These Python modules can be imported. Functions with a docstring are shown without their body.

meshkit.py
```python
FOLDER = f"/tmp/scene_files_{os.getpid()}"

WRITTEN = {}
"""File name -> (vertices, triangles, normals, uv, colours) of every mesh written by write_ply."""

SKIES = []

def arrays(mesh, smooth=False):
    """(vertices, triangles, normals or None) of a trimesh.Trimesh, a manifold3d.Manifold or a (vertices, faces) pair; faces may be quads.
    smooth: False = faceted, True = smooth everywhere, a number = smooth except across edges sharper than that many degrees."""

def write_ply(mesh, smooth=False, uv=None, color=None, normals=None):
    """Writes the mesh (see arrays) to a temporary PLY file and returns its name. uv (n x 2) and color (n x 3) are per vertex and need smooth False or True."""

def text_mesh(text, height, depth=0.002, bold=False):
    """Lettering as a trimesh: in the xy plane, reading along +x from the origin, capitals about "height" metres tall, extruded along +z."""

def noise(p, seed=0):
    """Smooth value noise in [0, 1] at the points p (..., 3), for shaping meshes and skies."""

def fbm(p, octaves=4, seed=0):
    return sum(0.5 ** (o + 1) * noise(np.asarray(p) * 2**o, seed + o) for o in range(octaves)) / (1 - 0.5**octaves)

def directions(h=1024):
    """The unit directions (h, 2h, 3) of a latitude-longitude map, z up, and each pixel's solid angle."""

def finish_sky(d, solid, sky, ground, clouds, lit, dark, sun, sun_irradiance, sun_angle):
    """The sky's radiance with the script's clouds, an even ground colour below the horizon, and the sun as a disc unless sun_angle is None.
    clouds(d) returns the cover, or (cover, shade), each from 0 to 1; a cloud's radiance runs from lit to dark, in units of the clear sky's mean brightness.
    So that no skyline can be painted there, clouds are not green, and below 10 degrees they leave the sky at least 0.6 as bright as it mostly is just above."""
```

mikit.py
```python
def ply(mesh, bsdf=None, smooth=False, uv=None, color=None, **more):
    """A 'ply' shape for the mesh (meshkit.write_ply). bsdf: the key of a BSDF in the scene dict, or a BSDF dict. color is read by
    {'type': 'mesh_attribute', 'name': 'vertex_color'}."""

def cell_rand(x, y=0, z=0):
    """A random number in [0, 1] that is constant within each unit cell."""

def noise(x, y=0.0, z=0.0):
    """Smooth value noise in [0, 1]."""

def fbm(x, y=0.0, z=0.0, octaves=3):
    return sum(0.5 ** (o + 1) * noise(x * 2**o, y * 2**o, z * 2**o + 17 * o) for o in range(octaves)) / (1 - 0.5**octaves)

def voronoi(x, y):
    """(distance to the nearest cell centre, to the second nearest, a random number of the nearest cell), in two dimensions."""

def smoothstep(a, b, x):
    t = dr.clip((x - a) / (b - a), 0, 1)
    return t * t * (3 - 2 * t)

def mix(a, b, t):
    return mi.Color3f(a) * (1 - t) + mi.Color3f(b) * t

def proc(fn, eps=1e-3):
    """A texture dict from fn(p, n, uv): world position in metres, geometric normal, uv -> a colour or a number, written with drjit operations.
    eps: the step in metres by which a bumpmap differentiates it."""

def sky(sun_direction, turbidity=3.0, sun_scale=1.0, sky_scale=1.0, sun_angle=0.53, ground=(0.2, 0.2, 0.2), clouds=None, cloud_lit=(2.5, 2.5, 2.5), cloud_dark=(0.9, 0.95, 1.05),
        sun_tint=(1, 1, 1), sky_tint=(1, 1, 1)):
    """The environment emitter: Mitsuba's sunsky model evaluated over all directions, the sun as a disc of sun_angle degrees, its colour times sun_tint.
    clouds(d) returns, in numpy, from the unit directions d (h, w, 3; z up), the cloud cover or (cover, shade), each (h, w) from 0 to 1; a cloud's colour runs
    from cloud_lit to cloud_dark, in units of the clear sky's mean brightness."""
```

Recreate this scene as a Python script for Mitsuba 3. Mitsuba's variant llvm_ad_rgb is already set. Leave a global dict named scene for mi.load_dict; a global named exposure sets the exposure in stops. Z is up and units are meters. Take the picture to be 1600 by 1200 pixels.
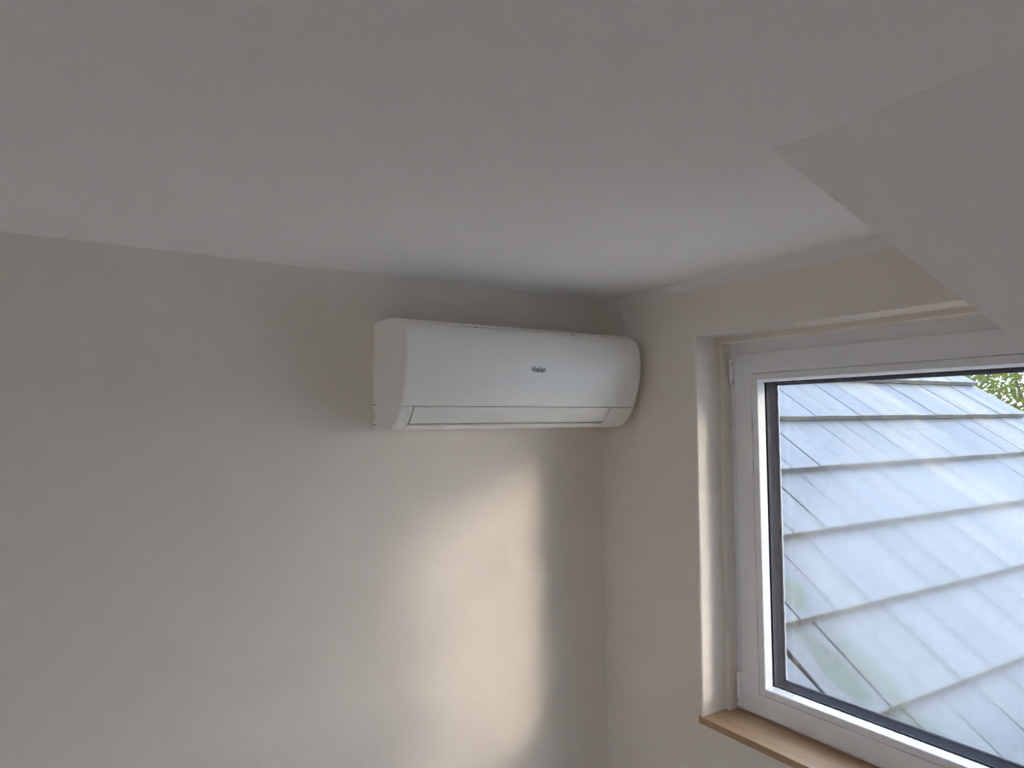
import math
import numpy as np
import trimesh
import shapely
import shapely.geometry as sg
import manifold3d as m3
import drjit as dr
import mitsuba as mi
import mikit
import meshkit

T = mi.ScalarTransform4f
scene, labels = {}, {}

# ---------------------------------------------------------------- camera, sky, exposure
CAM = np.array([-1.52618, -1.77251, 1.88719])
YAW, PITCH, ROLL, FOCAL = math.radians(32.9087), math.radians(3.1178), math.radians(-0.41498), 1052.16
fwd = np.array([math.sin(YAW) * math.cos(PITCH), math.cos(YAW) * math.cos(PITCH), math.sin(PITCH)])
right = np.array([math.cos(YAW), -math.sin(YAW), 0.0])
upv = np.cross(right, fwd)
upv = -math.sin(ROLL) * right + math.cos(ROLL) * upv
scene["camera"] = {"type": "perspective", "fov": math.degrees(2 * math.atan(800 / FOCAL)), "fov_axis": "x", "near_clip": 0.02, "far_clip": 500.0,
                   "to_world": T().look_at(origin=CAM.tolist(), target=(CAM + fwd).tolist(), up=upv.tolist())}

SUN_AZ, SUN_EL = math.radians(36.0), math.radians(16.0)
SUN = [math.sin(SUN_AZ) * math.cos(SUN_EL), -math.cos(SUN_AZ) * math.cos(SUN_EL), math.sin(SUN_EL)]


def haze(d):
    """An overcast veil, brighter round the veiled sun and towards the horizon."""
    n = meshkit.fbm(d * np.array([2.2, 2.2, 5.0]), 4, 3)
    ang = np.degrees(np.arccos(np.clip(d @ np.array(SUN), -1, 1)))
    glow = np.exp(-(ang / 21.0) ** 2)
    return np.clip(0.92 + 0.3 * (n - 0.5), 0, 1), np.clip(0.86 + 0.25 * (n - 0.5) - 0.86 * glow, 0, 1)


scene["sky"] = mikit.sky(SUN, turbidity=5.0, sun_scale=0.050, sky_scale=1.0, sun_angle=9.0, ground=(0.16, 0.17, 0.13), clouds=haze,
                         cloud_lit=(2.95, 2.95, 2.95), cloud_dark=(0.91, 1.29, 1.88), sun_tint=(0.78, 0.98, 1.55))
exposure = 5.62

# ---------------------------------------------------------------- materials
mix, fbm, noise, smoothstep = mikit.mix, mikit.fbm, mikit.noise, mikit.smoothstep


def two(b):
    return {"type": "twosided", "b": b}


def rgb(*c):
    return {"type": "rgb", "value": list(c)}


def paint(key, col, rough=0.85):
    def fn(p, n, uv):
        g = fbm(p.x * 3.0, p.y * 3.0, p.z * 3.0, 3) - 0.5
        return mi.Color3f(*col) * (1 + 0.03 * g)
    scene[key] = two({"type": "principled", "base_color": mikit.proc(fn), "roughness": rough, "specular": 0.25})


def flat(key, col, rough=0.4, **k):
    scene[key] = two({"type": "principled", "base_color": rgb(*col), "roughness": rough, **k})


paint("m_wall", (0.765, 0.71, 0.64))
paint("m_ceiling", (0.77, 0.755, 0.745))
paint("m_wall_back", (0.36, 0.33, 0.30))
flat("m_caulk", (0.84, 0.81, 0.76), 0.5)
flat("m_plastic", (0.83, 0.815, 0.765), 0.35)
flat("m_plastic_inner", (0.05, 0.05, 0.052), 0.6)
flat("m_print", (0.015, 0.015, 0.016), 0.4)
flat("m_upvc", (0.80, 0.80, 0.815), 0.3)
flat("m_rubber", (0.014, 0.015, 0.021), 0.8, specular=0.06)
flat("m_grey_lip", (0.075, 0.073, 0.078), 0.7, specular=0.1)
flat("m_hinge", (0.86, 0.86, 0.86), 0.3)
flat("m_bark", (0.11, 0.085, 0.06), 0.9)
flat("m_deck", (0.05, 0.045, 0.04), 0.9)
flat("m_render", (0.55, 0.52, 0.47), 0.9)


def sill_wood(p, n, uv):
    g = fbm(p.y * 3.0, p.x * 60.0, p.z * 60.0, 3)
    f = noise(p.y * 18.0, p.x * 240.0, p.z * 240.0)
    c = mix((0.36, 0.225, 0.125), (0.50, 0.335, 0.20), g)
    return c * (0.93 + 0.14 * f)


scene["m_sill"] = two({"type": "principled", "base_color": mikit.proc(sill_wood), "roughness": 0.42, "specular": 0.4})


def floor_wood(p, n, uv):
    row = dr.floor(p.y / 0.14)
    r = mikit.cell_rand(row, dr.floor(p.x / 1.3 + 0.37 * row), 5)
    g = fbm(p.x * 2.0 + 7 * r, p.y * 40.0, 0.0, 3)
    gap = smoothstep(0.0, 0.02, dr.abs(p.y / 0.14 - row))
    return mix((0.40, 0.31, 0.235), (0.56, 0.47, 0.375), 0.5 * g + 0.5 * r) * (0.5 + 0.5 * gap)


scene["m_floor"] = two({"type": "principled", "base_color": mikit.proc(floor_wood), "roughness": 0.45})


def lawn(p, n, uv):
    return mix((0.44, 0.43, 0.41), (0.56, 0.55, 0.53), fbm(p.x * 1.3, p.y * 1.3, 0.0, 4))


scene["m_lawn"] = two({"type": "diffuse", "reflectance": mikit.proc(lawn)})
scene["m_glass"] = {"type": "thindielectric", "int_ior": 1.5}

# roof frame: U along the courses, D down the slope, N out of the slope
RN = np.array([-0.029766453, -0.605494487, 0.795292641])
RU = np.array([0.999033363, -0.043769736, 0.00406812])
RD = np.array([-0.032346525, -0.794644975, -0.606212063])
RK = 1.169538


def roof_pt(u, v, h=0.0):
    return RN * (RK + h) + RU * u + RD * v


def tile_material(key, base, seed):
    def fn(p, n, uv):
        u = p.x * RU[0] + p.y * RU[1] + p.z * RU[2]
        v = p.x * RD[0] + p.y * RD[1] + p.z * RD[2]
        h = p.x * RN[0] + p.y * RN[1] + p.z * RN[2]
        fine = fbm(p.x * 60.0, p.y * 60.0, p.z * 60.0, 2)
        streak = fbm(u * 22.0 + seed, v * 1.6, 3.0, 3)
        c = mi.Color3f(*base) * (0.86 + 0.28 * streak) * (0.9 + 0.2 * fine)
        # yellowish weathering running down some far tiles
        yel = smoothstep(0.50, 0.72, fbm(u * 9.0, v * 0.9, 11.0, 2)) * smoothstep(1.6, 2.7, u)
        c = mix(c, (0.105, 0.098, 0.078), 0.7 * yel)
        # green algae with a grain, in patches near the window
        blotch = fbm(u * 9.0, v * 5.0, 5.0, 3) - 0.5
        grain = fbm(p.x * 110.0, p.y * 110.0, p.z * 110.0, 2)

        def patch(u0, v0, ru, rv):
            q = dr.sqrt(dr.square((u - u0) / ru) + dr.square((v - v0) / rv)) + 1.1 * blotch
            return smoothstep(1.05, 0.55, q) * (0.35 + 0.9 * grain)
        alg = dr.maximum(dr.maximum(patch(0.545, -0.31, 0.07, 0.16), patch(0.675, -0.28, 0.065, 0.18)), dr.maximum(patch(0.64, -0.58, 0.10, 0.11), patch(0.66, -0.04, 0.14, 0.10)))
        c = mix(c, (0.032, 0.043, 0.021), dr.clip(alg, 0, 0.8))
        # lichen dots on the tile ends
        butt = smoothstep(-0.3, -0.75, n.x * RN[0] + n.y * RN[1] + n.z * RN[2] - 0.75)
        lic = smoothstep(0.54, 0.64, noise(u * 110.0, v * 110.0, h * 110.0)) * smoothstep(0.40, 0.54, fbm(u * 3.0, v * 5.0, 2.0, 2) + 0.2 * smoothstep(1.3, 0.4, u))
        c = mix(c, (0.20, 0.19, 0.10), 0.75 * butt * lic)
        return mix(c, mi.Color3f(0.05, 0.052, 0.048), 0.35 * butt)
    scene[key] = two({"type": "principled", "base_color": mikit.proc(fn), "roughness": 0.55, "specular": 0.4})


TILE_KEYS = []
for i, b in enumerate([(0.057, 0.062, 0.070), (0.063, 0.068, 0.075), (0.053, 0.058, 0.066), (0.061, 0.065, 0.069)]):
    tile_material(f"m_tile_{i}", b, 3.7 * i)
    TILE_KEYS.append(f"m_tile_{i}")

PANE_C, PANE_R = (-0.93, 1.50), (0.37, 0.37)


def fog_amount(p, n, uv):
    q = dr.sqrt(dr.square((p.y - PANE_C[0]) / PANE_R[0]) + dr.square((p.z - PANE_C[1]) / PANE_R[1]))
    q = q + 0.30 * (fbm(p.y * 6.0, p.z * 6.0, 1.0, 3) - 0.5)
    return 0.72 * smoothstep(1.08, 0.62, q) * (0.9 + 0.2 * fbm(p.y * 40.0, p.z * 40.0, 2.0, 2))


# condensation: fine droplets that bend the light a little (blur) and scatter a small part of it (veil)
scene["m_fog"] = {"type": "blendbsdf", "weight": mikit.proc(fog_amount), "a": {"type": "thindielectric", "int_ior": 1.0001},
                  "b": {"type": "blendbsdf", "weight": 0.10, "c": {"type": "roughdielectric", "int_ior": 1.02, "ext_ior": 1.0, "alpha": 0.30},
                        "d": {"type": "principledthin", "base_color": rgb(0.93, 0.94, 0.95), "roughness": 0.6, "diff_trans": 1.7, "spec_trans": 0.0}}}


def leaf(key, c):
    scene[key] = {"type": "principledthin", "base_color": rgb(*c), "roughness": 0.5, "diff_trans": 1.0, "spec_trans": 0.0}


leaf("m_leaf_0", (0.115, 0.125, 0.030))
leaf("m_leaf_1", (0.06, 0.085, 0.028))


# ---------------------------------------------------------------- mesh helpers
def put(key, mesh, mat, smooth=False, **tags):
    scene[key] = mikit.ply(mesh, mat, smooth)
    if tags:
        labels[key] = tags


def box(x0, x1, y0, y1, z0, z1):
    return m3.Manifold.cube([x1 - x0, y1 - y0, z1 - z0]).translate([x0, y0, z0])


def soft_box(x0, x1, y0, y1, z0, z1, c=0.002):
    lo, hi = np.array([x0, y0, z0]), np.array([x1, y1, z1])
    pts = []
    for s in np.ndindex(2, 2, 2):
        base = np.where(np.array(s) == 0, lo, hi)
        sign = np.where(np.array(s) == 0, 1, -1)
        for a in range(3):
            q = base + sign * c
            q[a] = base[a]
            pts.append(q)
    return m3.Manifold.hull_points(np.array(pts))


def join(parts):
    return m3.Manifold.batch_boolean(list(parts), m3.OpType.Add)


def cat(parts):
    vs, fs, k = [], [], 0
    for p in parts:
        v, f, _ = meshkit.arrays(p)
        vs.append(v)
        fs.append(f + k)
        k += len(v)
    return np.vstack(vs), np.vstack(fs)


def ring(rect, profile):
    """A closed profile of (inset, x) carried round the rectangle (ya, yb, za, zb), ya > yb, with mitred corners."""
    ya, yb, za, zb = rect
    v = []
    for o, x in profile:
        v += [(x, ya - o, za + o), (x, yb + o, za + o), (x, yb + o, zb - o), (x, ya - o, zb - o)]
    f, n = [], len(profile)
    for i in range(n):
        j = (i + 1) % n
        for k in range(4):
            l = (k + 1) % 4
            f.append((4 * i + k, 4 * i + l, 4 * j + l, 4 * j + k))
    m = trimesh.Trimesh(np.array(v), np.array([[a, b, c] for a, b, c, d in f] + [[a, c, d] for a, b, c, d in f]), process=False)
    trimesh.repair.fix_normals(m)
    return m


# ---------------------------------------------------------------- the room
H, XL, YB = 2.30, -4.6, -4.3
OPEN = (-0.406, -1.370, 1.037, 2.1295)
put("floor", box(XL - 0.2, 0.25, YB - 0.2, 0.2, -0.2, 0.0), "m_floor", kind="structure", label="brown wooden plank floor below the picture")

rc = 0.032
cove = m3.CrossSection([[(0.01, 0.01), (-rc, 0.01), (-rc, 0.0)] + [(-rc + rc * math.sin(a), -rc + rc * math.cos(a)) for a in np.linspace(0.01, math.pi / 2, 10)] + [(0.01, -rc)]], m3.FillRule.NonZero)
cove = cove.extrude(1.5).transform(np.array([[1, 0, 0, 0.0], [0, 0, -1, 0.0], [0, 1, 0, H]]))
W2 = (-4.2, -2.5, -3.9, -2.05)      # the roof window behind the camera: x0, x1, y0, y1
put("ceiling", join([box(XL - 0.2, 0.25, YB - 0.2, 0.2, H, H + 0.2) - box(W2[0], W2[1], W2[2], W2[3], H - 0.1, H + 0.4), cove]), "m_ceiling", 30, kind="structure", label="flat white plastered ceiling above the air conditioner")
XS, YS, TS = -0.6365, -1.1376, math.tan(math.radians(35))
zs, ys = H + XS * TS, YS + XS * 0.4471
put("ceiling__sloped_section", m3.Manifold.hull_points(np.array([(XS, YS, H), (XS, YB - 0.1, H), (0.0, ys, zs), (0.0, YB - 0.1, zs), (0.0, ys, H), (0.0, YB - 0.1, H),
    (0.1, ys, zs - 0.1 * TS), (0.1, YB - 0.1, zs - 0.1 * TS), (0.1, ys, H), (0.1, YB - 0.1, H)])), "m_ceiling", label="white sloping part of the ceiling with a sharp corner")

put("wall_left", box(XL - 0.2, 0.25, 0.0, 0.2, 0.0, H + 0.1), "m_wall", kind="structure", label="cream painted wall that carries the air conditioner")

ya, yb, za, zb = OPEN
cut = [box(-0.1, 0.4, yb, ya, za - 0.019, zb)]
re = 0.009
for i in range(8):
    a0, a1 = i / 8 * math.pi / 2, (i + 1) / 8 * math.pi / 2
    p = []
    for a in (a0, a1):
        x, o = re * (1 - math.cos(a)), re * (1 - math.sin(a))
        p += [(x, y, z) for y in (yb - o, ya + o) for z in (za, zb + o)]
    cut.append(m3.Manifold.hull_points(np.array(p)))
wall_b = box(0.0, 0.25, YB - 0.2, 0.1, 0.0, H + 0.1) - join(cut)
fr = 0.010
fil = m3.CrossSection([[(0.01, 0.01), (-fr, 0.01), (-fr, 0.0)] + [(-fr + fr * math.sin(a), -fr + fr * math.cos(a)) for a in np.linspace(0.01, math.pi / 2, 8)] + [(0.01, -fr)]], m3.FillRule.NonZero)
wall_b = wall_b + fil.extrude(H - 0.02).translate([0, 0, 0.01])
put("wall_right", wall_b, "m_wall", 35, kind="structure", label="cream painted wall with the window")

put("wall_far_left", box(XL - 0.2, XL, YB - 0.2, 0.1, 0.0, H + 0.1), "m_wall", kind="structure", label="painted wall left of the picture")
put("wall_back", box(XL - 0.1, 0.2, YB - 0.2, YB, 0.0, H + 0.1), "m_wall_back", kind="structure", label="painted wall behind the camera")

put("trim_1", m3.Manifold.hull_points(np.array([(x, y, z) for x in (XL, -0.93) for y, z in ((0.002, H + 0.002), (-0.004, H + 0.001), (0.002, H - 0.005))])), "m_caulk", kind="structure",
    label="thin pale line of caulk between ceiling and wall")

# ---------------------------------------------------------------- the window
labels["window_1"] = dict(kind="structure", label="white framed window looking out on a tiled roof")
put("window_1__reveal_trim", ring((ya + 0.004, yb - 0.004, za - 0.0195, zb + 0.004), [(0.0, 0.1), (0.0175, 0.1), (0.019, 0.1015), (0.019, 0.142), (0.0, 0.142)]), "m_wall", label="cream edging strip round the frame")
put("window_1__frame", ring((ya + 0.004, yb - 0.004, za - 0.016, zb + 0.004), [(0.0, 0.14), (0.075, 0.14), (0.075, 0.22), (0.0, 0.22)]), "m_upvc")
SASH = (-0.4447, -1.3313, 1.0445, 2.0785)
put("window_1__sash", ring(SASH, [(0.0, 0.128), (0.003, 0.125), (0.0585, 0.125), (0.0595, 0.1275), (0.0605, 0.16), (0.069, 0.165), (0.069, 0.2000), (0.0870, 0.2000), (0.0870, 0.215), (0.0, 0.215)]), "m_upvc", 25)
put("window_1__glazing_bead", ring(SASH, [(0.0602, 0.1275), (0.0612, 0.1258), (0.0780, 0.1258), (0.0795, 0.1275), (0.0858, 0.1515), (0.0615, 0.1515)]), "m_upvc", label="slanted glazing bead")
put("window_1__gasket", ring(SASH, [(0.070, 0.1516), (0.0866, 0.1516), (0.0876, 0.1535), (0.070, 0.1535)]), "m_rubber", label="black rubber gasket")
put("window_1__spacer", ring(SASH, [(0.070, 0.1560), (0.0880, 0.1560), (0.0885, 0.1590), (0.0900, 0.1970), (0.070, 0.1970)]), "m_rubber", label="dark spacer between the panes")
put("window_1__outer_lip", ring(SASH, [(0.08, 0.1992), (0.0925, 0.1992), (0.0945, 0.2005), (0.0945, 0.2030), (0.08, 0.2030)]), "m_grey_lip", label="grey outer lip")


def pane(x, o):
    a, b, c, d = SASH[0] - o, SASH[1] + o, SASH[2] + o, SASH[3] - o
    return np.array([(x, a, c), (x, b, c), (x, b, d), (x, a, d)]), np.array([[0, 1, 2], [0, 2, 3]])


put("window_1__pane", pane(0.1548, 0.072), "m_glass")
put("window_1__pane_001", pane(0.1985, 0.072), "m_glass")
put("window_1__condensation", pane(0.1962, 0.0905), "m_fog", label="pale misty condensation in the middle of the glass")

yh0, yh1 = -0.4440, -0.4335
for key, zz in (("window_1__hinge", [(1.9925, 2.0035), (2.0042, 2.0500), (2.0507, 2.0655)]), ("window_1__hinge_001", [(1.0525, 1.0640), (1.0646, 1.1470)])):
    put(key, cat([soft_box(0.1165, 0.141, yh0 + 0.0005, yh1, a, b, 0.0012) for a, b in zz]), "m_hinge", label="small white hinge cover at the sash edge")
put("window_1__hinge_001__screw_hole", cat([m3.Manifold.cylinder(0.003, 0.0014, 0.0014, 10).transform(np.array([[0, 0, 1, 0.1152], [1, 0, 0, y], [0, 1, 0, z]], float)) for y, z in ((-0.4365, 1.0700), (-0.4405, 1.0690))]), "m_print", label="two dark dots")

put("window_sill", soft_box(-0.005, 0.139, yb - 0.011, ya + 0.011, za - 0.0195, za, 0.0012), "m_sill", kind="structure", label="light brown wooden window sill")

# the roof window behind the camera: frame, mullions and pane
w0, w1, g0, g1 = W2
labels["window_2"] = dict(kind="structure", label="wide roof window in the ceiling behind the camera")
fr_parts = [box(w0, w1, g0, g0 + 0.06, H + 0.16, H + 0.24), box(w0, w1, g1 - 0.06, g1, H + 0.16, H + 0.24)]
for xm in np.linspace(w0 + 0.03, w1 - 0.03, 3):
    fr_parts.append(box(xm - 0.03, xm + 0.03, g0, g1, H + 0.16, H + 0.24))
put("window_2__frame", join(fr_parts), "m_upvc")
put("window_2__pane", (np.array([(w0, g0, H + 0.2), (w1, g0, H + 0.2), (w1, g1, H + 0.2), (w0, g1, H + 0.2)]), np.array([[0, 1, 2], [0, 2, 3]])), "m_glass")

# ---------------------------------------------------------------- the air conditioner
AX0, AX1 = -0.837, -0.035
RAW = np.array([(0.0, 2.1625), (-0.05, 2.1622), (-0.094, 2.1610), (-0.143, 2.1570), (-0.176, 2.1480), (-0.198, 2.1325), (-0.2115, 2.108), (-0.2178, 2.078), (-0.2165, 2.035),
                (-0.2085, 1.992), (-0.1950, 1.955), (-0.1820, 1.925), (-0.1650, 1.900), (-0.1480, 1.8830), (-0.1370, 1.8755), (-0.1290, 1.8695), (-0.1180, 1.8662), (-0.06, 1.8655), (0.0, 1.8655)])
from scipy.interpolate import PchipInterpolator, CubicSpline
arc = np.r_[0, np.cumsum(np.linalg.norm(np.diff(RAW, axis=0), axis=1))]
sp = CubicSpline(arc, RAW)
SS = np.linspace(0, arc[-1], 400)
PROF = sp(SS)
PROF[:, 0] = np.minimum(PROF[:, 0], 0)
TAN = np.gradient(PROF, axis=0)
TAN /= np.linalg.norm(TAN, axis=1, keepdims=True)
NRM = np.stack([TAN[:, 1], -TAN[:, 0]], 1)          # points inwards or outwards; fixed below
if NRM[200, 0] > 0:
    NRM = -NRM


def s_at(z, front=True):
    """Arc length where the front of the profile passes height z."""
    k = np.arange(40, 352)
    return float(np.interp(-z, -PROF[k, 1], SS[k]))


def prof(s, out=0.0):
    return np.stack([np.interp(s, SS, PROF[:, 0] + out * NRM[:, 0]), np.interp(s, SS, PROF[:, 1] + out * NRM[:, 1])], -1)


def slab_poly(poly, x0, x1):
    """Extrudes a closed (y, z) outline from x0 to x1."""
    cs = m3.CrossSection([[(float(a), float(b)) for a, b in poly]], m3.FillRule.NonZero)
    return cs.extrude(x1 - x0).transform(np.array([[0, 0, 1, x0], [1, 0, 0, 0], [0, 1, 0, 0]], float))


def skin(s0, s1, x0, x1, thick=0.006, n=40, lift=0.0, bevel=0.0012):
    s = np.linspace(s0, s1, n)
    sb = np.linspace(s0 + bevel, s1 - bevel, n)
    outer, mid, inner = prof(sb, lift), prof(s, lift - bevel), prof(s, lift - thick)
    a = slab_poly(np.vstack([mid, inner[::-1]]), x0, x1)
    b = slab_poly(np.vstack([outer, prof(sb, lift - thick)[::-1]]), x0 + bevel, x1 - bevel)
    return a + b


labels["air_conditioner"] = dict(label="white wall mounted split air conditioner indoor unit with curved front", category="air conditioner")
s_top, s_seam, s_flap, s_end = s_at(2.1420), s_at(1.9255), s_at(1.9235), SS[-1]
s_bot, s_tray = s_at(1.8808), s_at(1.8758)
core = slab_poly(prof(np.linspace(0, s_end, 160), -0.016), AX0 + 0.004, AX1 - 0.004)
core = core ^ box(-2, 1, -0.5, -0.0005, 1.8, 2.3)
SX0, SX1 = AX0 + 0.0046, AX1 - 0.0046
FX0, FX1 = -0.7960, -0.1350
put("air_conditioner__housing", core, "m_plastic", 30)
for key, x0, x1 in (("air_conditioner__side_cover", AX0, AX0 + 0.0040), ("air_conditioner__side_cover_001", AX1 - 0.0040, AX1)):
    big = np.vstack([prof(np.linspace(0, s_end, 160), -0.0004)])
    small = np.vstack([prof(np.linspace(0, s_end, 160), -0.0024)])
    cov = slab_poly(big, x0 + (0.002 if x0 < -0.5 else 0), x1 - (0 if x0 < -0.5 else 0.002)) + slab_poly(small, x0, x1)
    put(key, cov ^ box(-2, 1, -0.5, -0.0002, 1.8, 2.3), "m_plastic", 30)
s_lip = float(np.interp(0.150, -PROF[:140, 0], SS[:140]))
clip = box(-2, 1, -0.5, -0.0004, 1.8, 2.3)
put("air_conditioner__top_cover", join([skin(s_lip, s_top - 0.0026, SX0, SX1), skin(0.001, 0.016, SX0, SX1), skin(0.015, s_lip + 0.001, SX0, SX0 + 0.02), skin(0.015, s_lip + 0.001, SX1 - 0.02, SX1)]) ^ clip, "m_plastic", 30)
for i, sb in enumerate(np.linspace(0.028, s_lip - 0.012, 9)):
    put("air_conditioner__intake_bar" + (f"_{i:03d}" if i else ""), skin(sb - 0.0016, sb + 0.0016, SX0 + 0.018, SX1 - 0.018, n=4, bevel=0.0006), "m_plastic", label="bar of the air intake on the top" if i == 0 else "bar of the air intake on the top")
put("air_conditioner__filter", skin(0.012, s_lip + 0.004, SX0 + 0.016, SX1 - 0.016, thick=0.003, lift=-0.011) ^ clip, "m_plastic_inner", label="dark filter under the intake bars")
put("air_conditioner__front_panel", skin(s_top, s_seam - 0.0010, SX0, SX1, n=90), "m_plastic", 30, label="large curved front panel")
put("air_conditioner__front_lower", join([skin(s_seam + 0.0010, s_end - 0.004, SX0, FX0 - 0.0026), skin(s_seam + 0.0010, s_end - 0.004, FX1 + 0.0026, SX1), skin(s_tray, s_end - 0.004, FX0 - 0.002, FX1 + 0.002)]) ^ box(-2, 1, -0.5, -0.0004, 1.8, 2.3), "m_plastic", 30)
put("air_conditioner__air_outlet", skin(s_seam - 0.001, s_bot + 0.010, FX0 - 0.004, FX1 + 0.004, thick=0.003, lift=-0.0068), "m_plastic_inner", 30, label="dark slot behind the flap")
put("air_conditioner__air_flap", skin(s_seam + 0.0012, s_bot, FX0, FX1, thick=0.0045, lift=-0.0002), "m_plastic", 30, label="long narrow air flap at the bottom")
tabs = []
for xt in (-0.62, -0.41, -0.285, -0.16):
    p = prof(np.array([s_top - 0.0020]), -0.0010)[0]
    tabs.append(box(xt, xt + 0.008, p[0] - 0.0016, p[0] + 0.004, p[1] - 0.0014, p[1] + 0.0008))
for i, t in enumerate(tabs):
    put("air_conditioner__panel_notch" + (f"_{i:03d}" if i else ""), t, "m_plastic_inner", label="small dark notch in the top seam")
for i, (z, l) in enumerate(((1.9335, 0.022), (1.9075, 0.010), (1.8975, 0.013), (1.8790, 0.019))):
    put("air_conditioner__moulded_mark" + (f"_{i:03d}" if i else ""), box(AX0 - 0.0004, AX0 + 0.001, -0.001 - l, -0.0015, z - 0.0009, z + 0.0009), "m_grey_lip", label="small grey moulded mark on the side")

# the lettering, each letter drawn as an outline (units: cap height 1)
LW = 0.20


def ringpoly(cx, cy, r, w=LW):
    return sg.Point(cx, cy).buffer(r, 24).difference(sg.Point(cx, cy).buffer(r - w, 24))


let = []
let.append(shapely.union_all([sg.box(0, 0, LW, 1), sg.box(0.52, 0, 0.52 + LW, 1), sg.box(0, 0.41, 0.7, 0.59)]))
let.append(shapely.union_all([ringpoly(1.20, 0.36, 0.36), sg.box(1.38, 0, 1.38 + LW, 0.72)]))
let.append(shapely.union_all([sg.box(1.70, 0, 1.70 + LW, 0.72), sg.box(1.70, 0.82, 1.70 + LW, 1.0)]))
e = ringpoly(2.36, 0.36, 0.36).difference(sg.Polygon([(2.36, 0.36), (2.9, 0.30), (2.8, 0.08)]))
let.append(e.union(sg.box(2.05, 0.29, 2.71, 0.43)))
let.append(shapely.union_all([sg.box(2.82, 0, 2.82 + LW, 0.72), ringpoly(3.10, 0.44, 0.28).intersection(sg.box(2.82, 0.42, 3.24, 0.8))]))
cap = 0.0158
parts = []
for g in let:
    for q in getattr(g, "geoms", [g]):
        m = trimesh.creation.extrude_polygon(q, 0.05, engine="earcut")
        v = np.array(m.vertices)
        x = -0.4505 + v[:, 0] * cap * 0.93
        z = 2.0235 + v[:, 1] * cap
        base = np.interp(-z, -PROF[60:340, 1], PROF[60:340, 0])
        parts.append((np.stack([x, base - 0.0007 * (v[:, 2] > 0.02) + 0.0006, z], 1), np.array(m.faces)))
put("air_conditioner__lettering", cat(parts), "m_print", label="black lettering that reads Haier")

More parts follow.
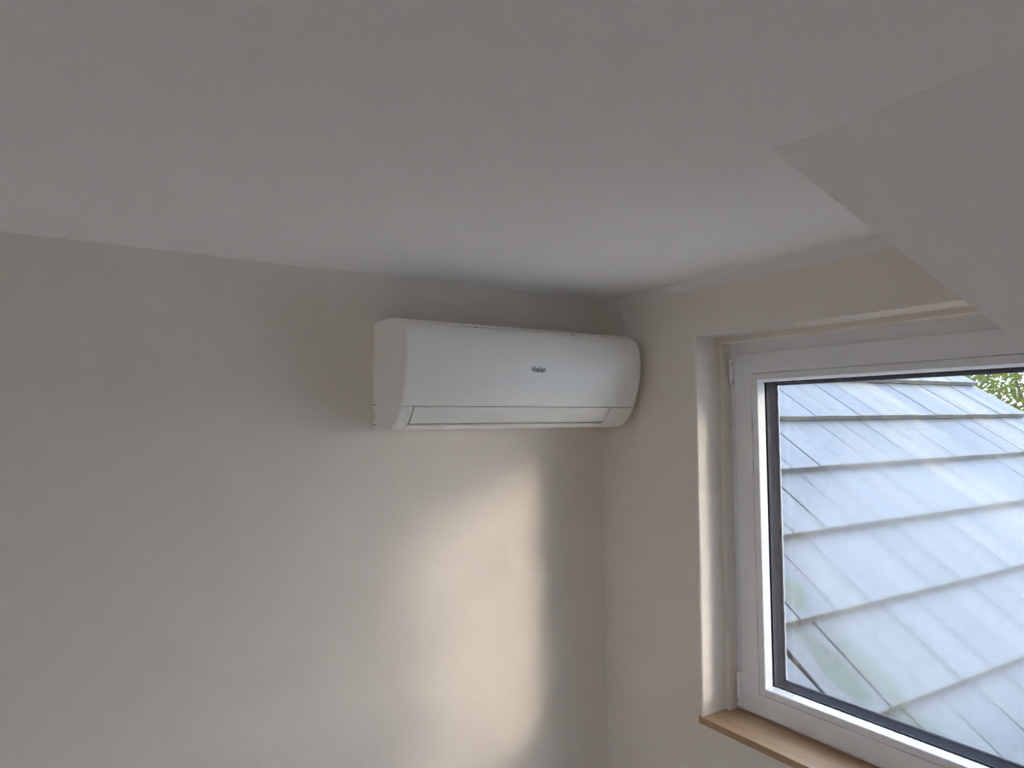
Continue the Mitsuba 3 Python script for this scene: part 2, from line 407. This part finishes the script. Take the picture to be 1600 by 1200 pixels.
# ---------------------------------------------------------------- the roof outside
TW, SK = 0.207, 0.035
BUTTS = [(-2.785, 0.03), (-2.395, 0.11), (-2.005, 0.13), (-1.590, 0.07), (-1.190, 0.06), (-0.820, 0.085), (-0.465, 0.142), (-0.125, 0.196), (0.230, 0.040), (0.590, 0.09), (0.95, 0.15)]
U0, U1, TH = 0.262, 4.405, 0.033
labels["tiled_roof"] = dict(label="neighbouring pitched roof of grey flat tiles with algae stains outside the window", category="roof")
rng = np.random.default_rng(7)


def tile_mesh(u0, u1, v0, v1, dh, sk0, sk1):
    g, t = 0.0022, TH
    lo, c = -0.004, 0.003
    def hs(v):
        return dh - t * (v1 - v) / max(0.36, 1e-6)
    P = []
    for v, s in ((v0, sk1), (v1 - c, 0.0)):
        for u in (u0 + g, u1 - g):
            P += [roof_pt(u + s, v, hs(v) - t), roof_pt(u + s, v, hs(v) - c * 0.5), roof_pt(u + s + (c if u < (u0 + u1) / 2 else -c), v, hs(v))]
    for u in (u0 + g, u1 - g):
        P += [roof_pt(u, v1, hs(v1) - c), roof_pt(u, v1, hs(v1) - t)]
    return m3.Manifold.hull_points(np.array(P))


count = 0
for ci, (vb, off) in enumerate(BUTTS):
    vt = (BUTTS[ci - 1][0] if ci else vb - 0.38) - 0.05
    k0 = math.floor((U0 - off) / TW)
    for k in range(k0, 30):
        a, b = off + TW * k, off + TW * (k + 1)
        a2, b2 = max(a, U0), min(b, U1 - 0.012 * (vb + 1.6))
        if b2 - a2 < 0.03:
            continue
        mesh = tile_mesh(a2, b2, vt, vb, rng.uniform(-0.0018, 0.0018), 0, SK * (vb - vt) / 0.36 if a2 > U0 + 0.01 else 0.0)
        key = "tiled_roof__tile" + (f"_{count:03d}" if count else "")
        put(key, mesh, TILE_KEYS[rng.integers(4)])
        count += 1
dk = [roof_pt(u, v, h) for u in (U0, U1 - 0.05) for v in (-3.2, 0.93) for h in (-0.055, -0.16)]
put("tiled_roof__deck", m3.Manifold.hull_points(np.array(dk)), "m_deck", label="dark deck under the tiles")
ridge = []
k = 0
for u in np.arange(U0, U1, 0.38):
    pts = []
    for a in np.linspace(0, math.pi, 8):
        for uu, r in ((u, 0.10), (min(u + 0.40, U1), 0.11)):
            q = roof_pt(uu, -3.17, -0.06)
            pts.append(q + np.array([0, 1, 0]) * r * math.cos(a) + np.array([0, 0, 1]) * r * math.sin(a))
    put("tiled_roof__ridge_tile" + (f"_{k:03d}" if k else ""), m3.Manifold.hull_points(np.array(pts)), TILE_KEYS[k % 4])
    k += 1
e0, e1, r0 = roof_pt(U0, 0.9, -0.16), roof_pt(U1, 0.9, -0.16), roof_pt(U1, -3.2, -0.16)
gx0, gx1 = 0.26, 4.15
gable = m3.Manifold.hull_points(np.array([(x, y, z) for x in (gx0, gx1) for y, z in ((-1.05, 0.30), (r0[1], r0[2] - 0.02), (r0[1] + 2.9, 0.75), (-1.05, -3.0), (r0[1] + 2.9, -3.0))]))
put("tiled_roof__house_wall", gable, "m_render", label="rendered walls of the house under the roof")

put("ground", box(-60, 60, -60, 60, -3.2, -3.0), "m_lawn", kind="structure", label="garden ground far below the window")

labels["neighbour_house"] = dict(label="rendered gable house standing outside to the right of the window", category="house")
put("neighbour_house__wall", m3.Manifold.hull_points(np.array([(x, y, z) for x in (-7.0, 4.4) for y, z in ((-8.0, -3.0), (-8.0, 3.6), (-14.0, 3.6), (-14.0, -3.0))])), "m_render")
put("neighbour_house__roof", m3.Manifold.hull_points(np.array([(x, y, z) for x in (-7.3, 4.7) for y, z in ((-7.6, 3.55), (-7.6, 3.7), (-11.0, 7.6), (-14.4, 3.7), (-14.4, 3.55))])), TILE_KEYS[0])

# ---------------------------------------------------------------- trees beyond the roof


def tree(key, base, height, crown, nleaf, mat, label, seed, group=None):
    r = np.random.default_rng(seed)
    base = np.array(base, float)
    limbs = []

    def limb(a, b, ra, rb):
        d = b - a
        s = [m3.Manifold.sphere(ra, 8).translate(a.tolist()), m3.Manifold.sphere(rb, 8).translate(b.tolist())]
        limbs.append(m3.Manifold.batch_hull(s))

    top = base + np.array([0, 0, height * 0.6])
    mid = base + np.array([0.1, -0.08, height * 0.35])
    limb(base, mid, height * 0.026, height * 0.02)
    limb(mid, top, height * 0.02, height * 0.012)
    cc = base + np.array([0, 0, height - crown[2]])
    centres = []
    for i in range(26):
        d = r.normal(size=3)
        d /= np.linalg.norm(d)
        e = cc + d * np.array(crown) * r.uniform(0.45, 0.95)
        st = mid + (top - mid) * r.uniform(0.1, 1.0)
        kn = (st + e) / 2 + np.array([0, 0, 0.25])
        limb(st, kn, height * 0.009, height * 0.006)
        limb(kn, e, height * 0.006, height * 0.002)
        centres.append(e)
    put(key + "__trunk", join(limbs), "m_bark", 40)
    c = np.array(centres)[r.integers(0, len(centres), nleaf)]
    p = c + r.normal(size=(nleaf, 3)) * np.array(crown) * 0.24
    p[:, 2] = np.maximum(p[:, 2], base[2] + 0.5)
    ax = r.normal(size=(nleaf, 3))
    ax /= np.linalg.norm(ax, axis=1, keepdims=True)
    bx_ = np.cross(ax, r.normal(size=(nleaf, 3)))
    bx_ /= np.linalg.norm(bx_, axis=1, keepdims=True)
    nx_ = np.cross(ax, bx_)
    L = r.uniform(0.05, 0.10, (nleaf, 1))
    W = L * 0.32
    quad = [p - ax * L * 0.5, p + bx_ * W + nx_ * W * 0.3, p + ax * L * 0.5, p - bx_ * W + nx_ * W * 0.3]
    v = np.stack(quad, 1).reshape(-1, 3)
    i = np.arange(nleaf)[:, None] * 4
    f = np.vstack([i + [0, 1, 2], i + [0, 2, 3]])
    scene[key + "__foliage"] = mikit.ply((v, f), mat)
    labels[key + "__foliage"] = dict(kind="stuff", label="small green leaves")
    labels[key] = dict(label=label, category="tree")


tree("broadleaf_tree", (10.2, 2.2, -3.0), 6.6, (1.9, 1.9, 2.3), 20000, "m_leaf_0", "sunlit yellow green tree beyond the end of the tiled roof", 5)
tree("broadleaf_tree_001", (14.6, 6.2, -3.0), 8.0, (2.4, 2.4, 2.8), 22000, "m_leaf_1", "darker green tree standing further back behind the sunlit one", 6)
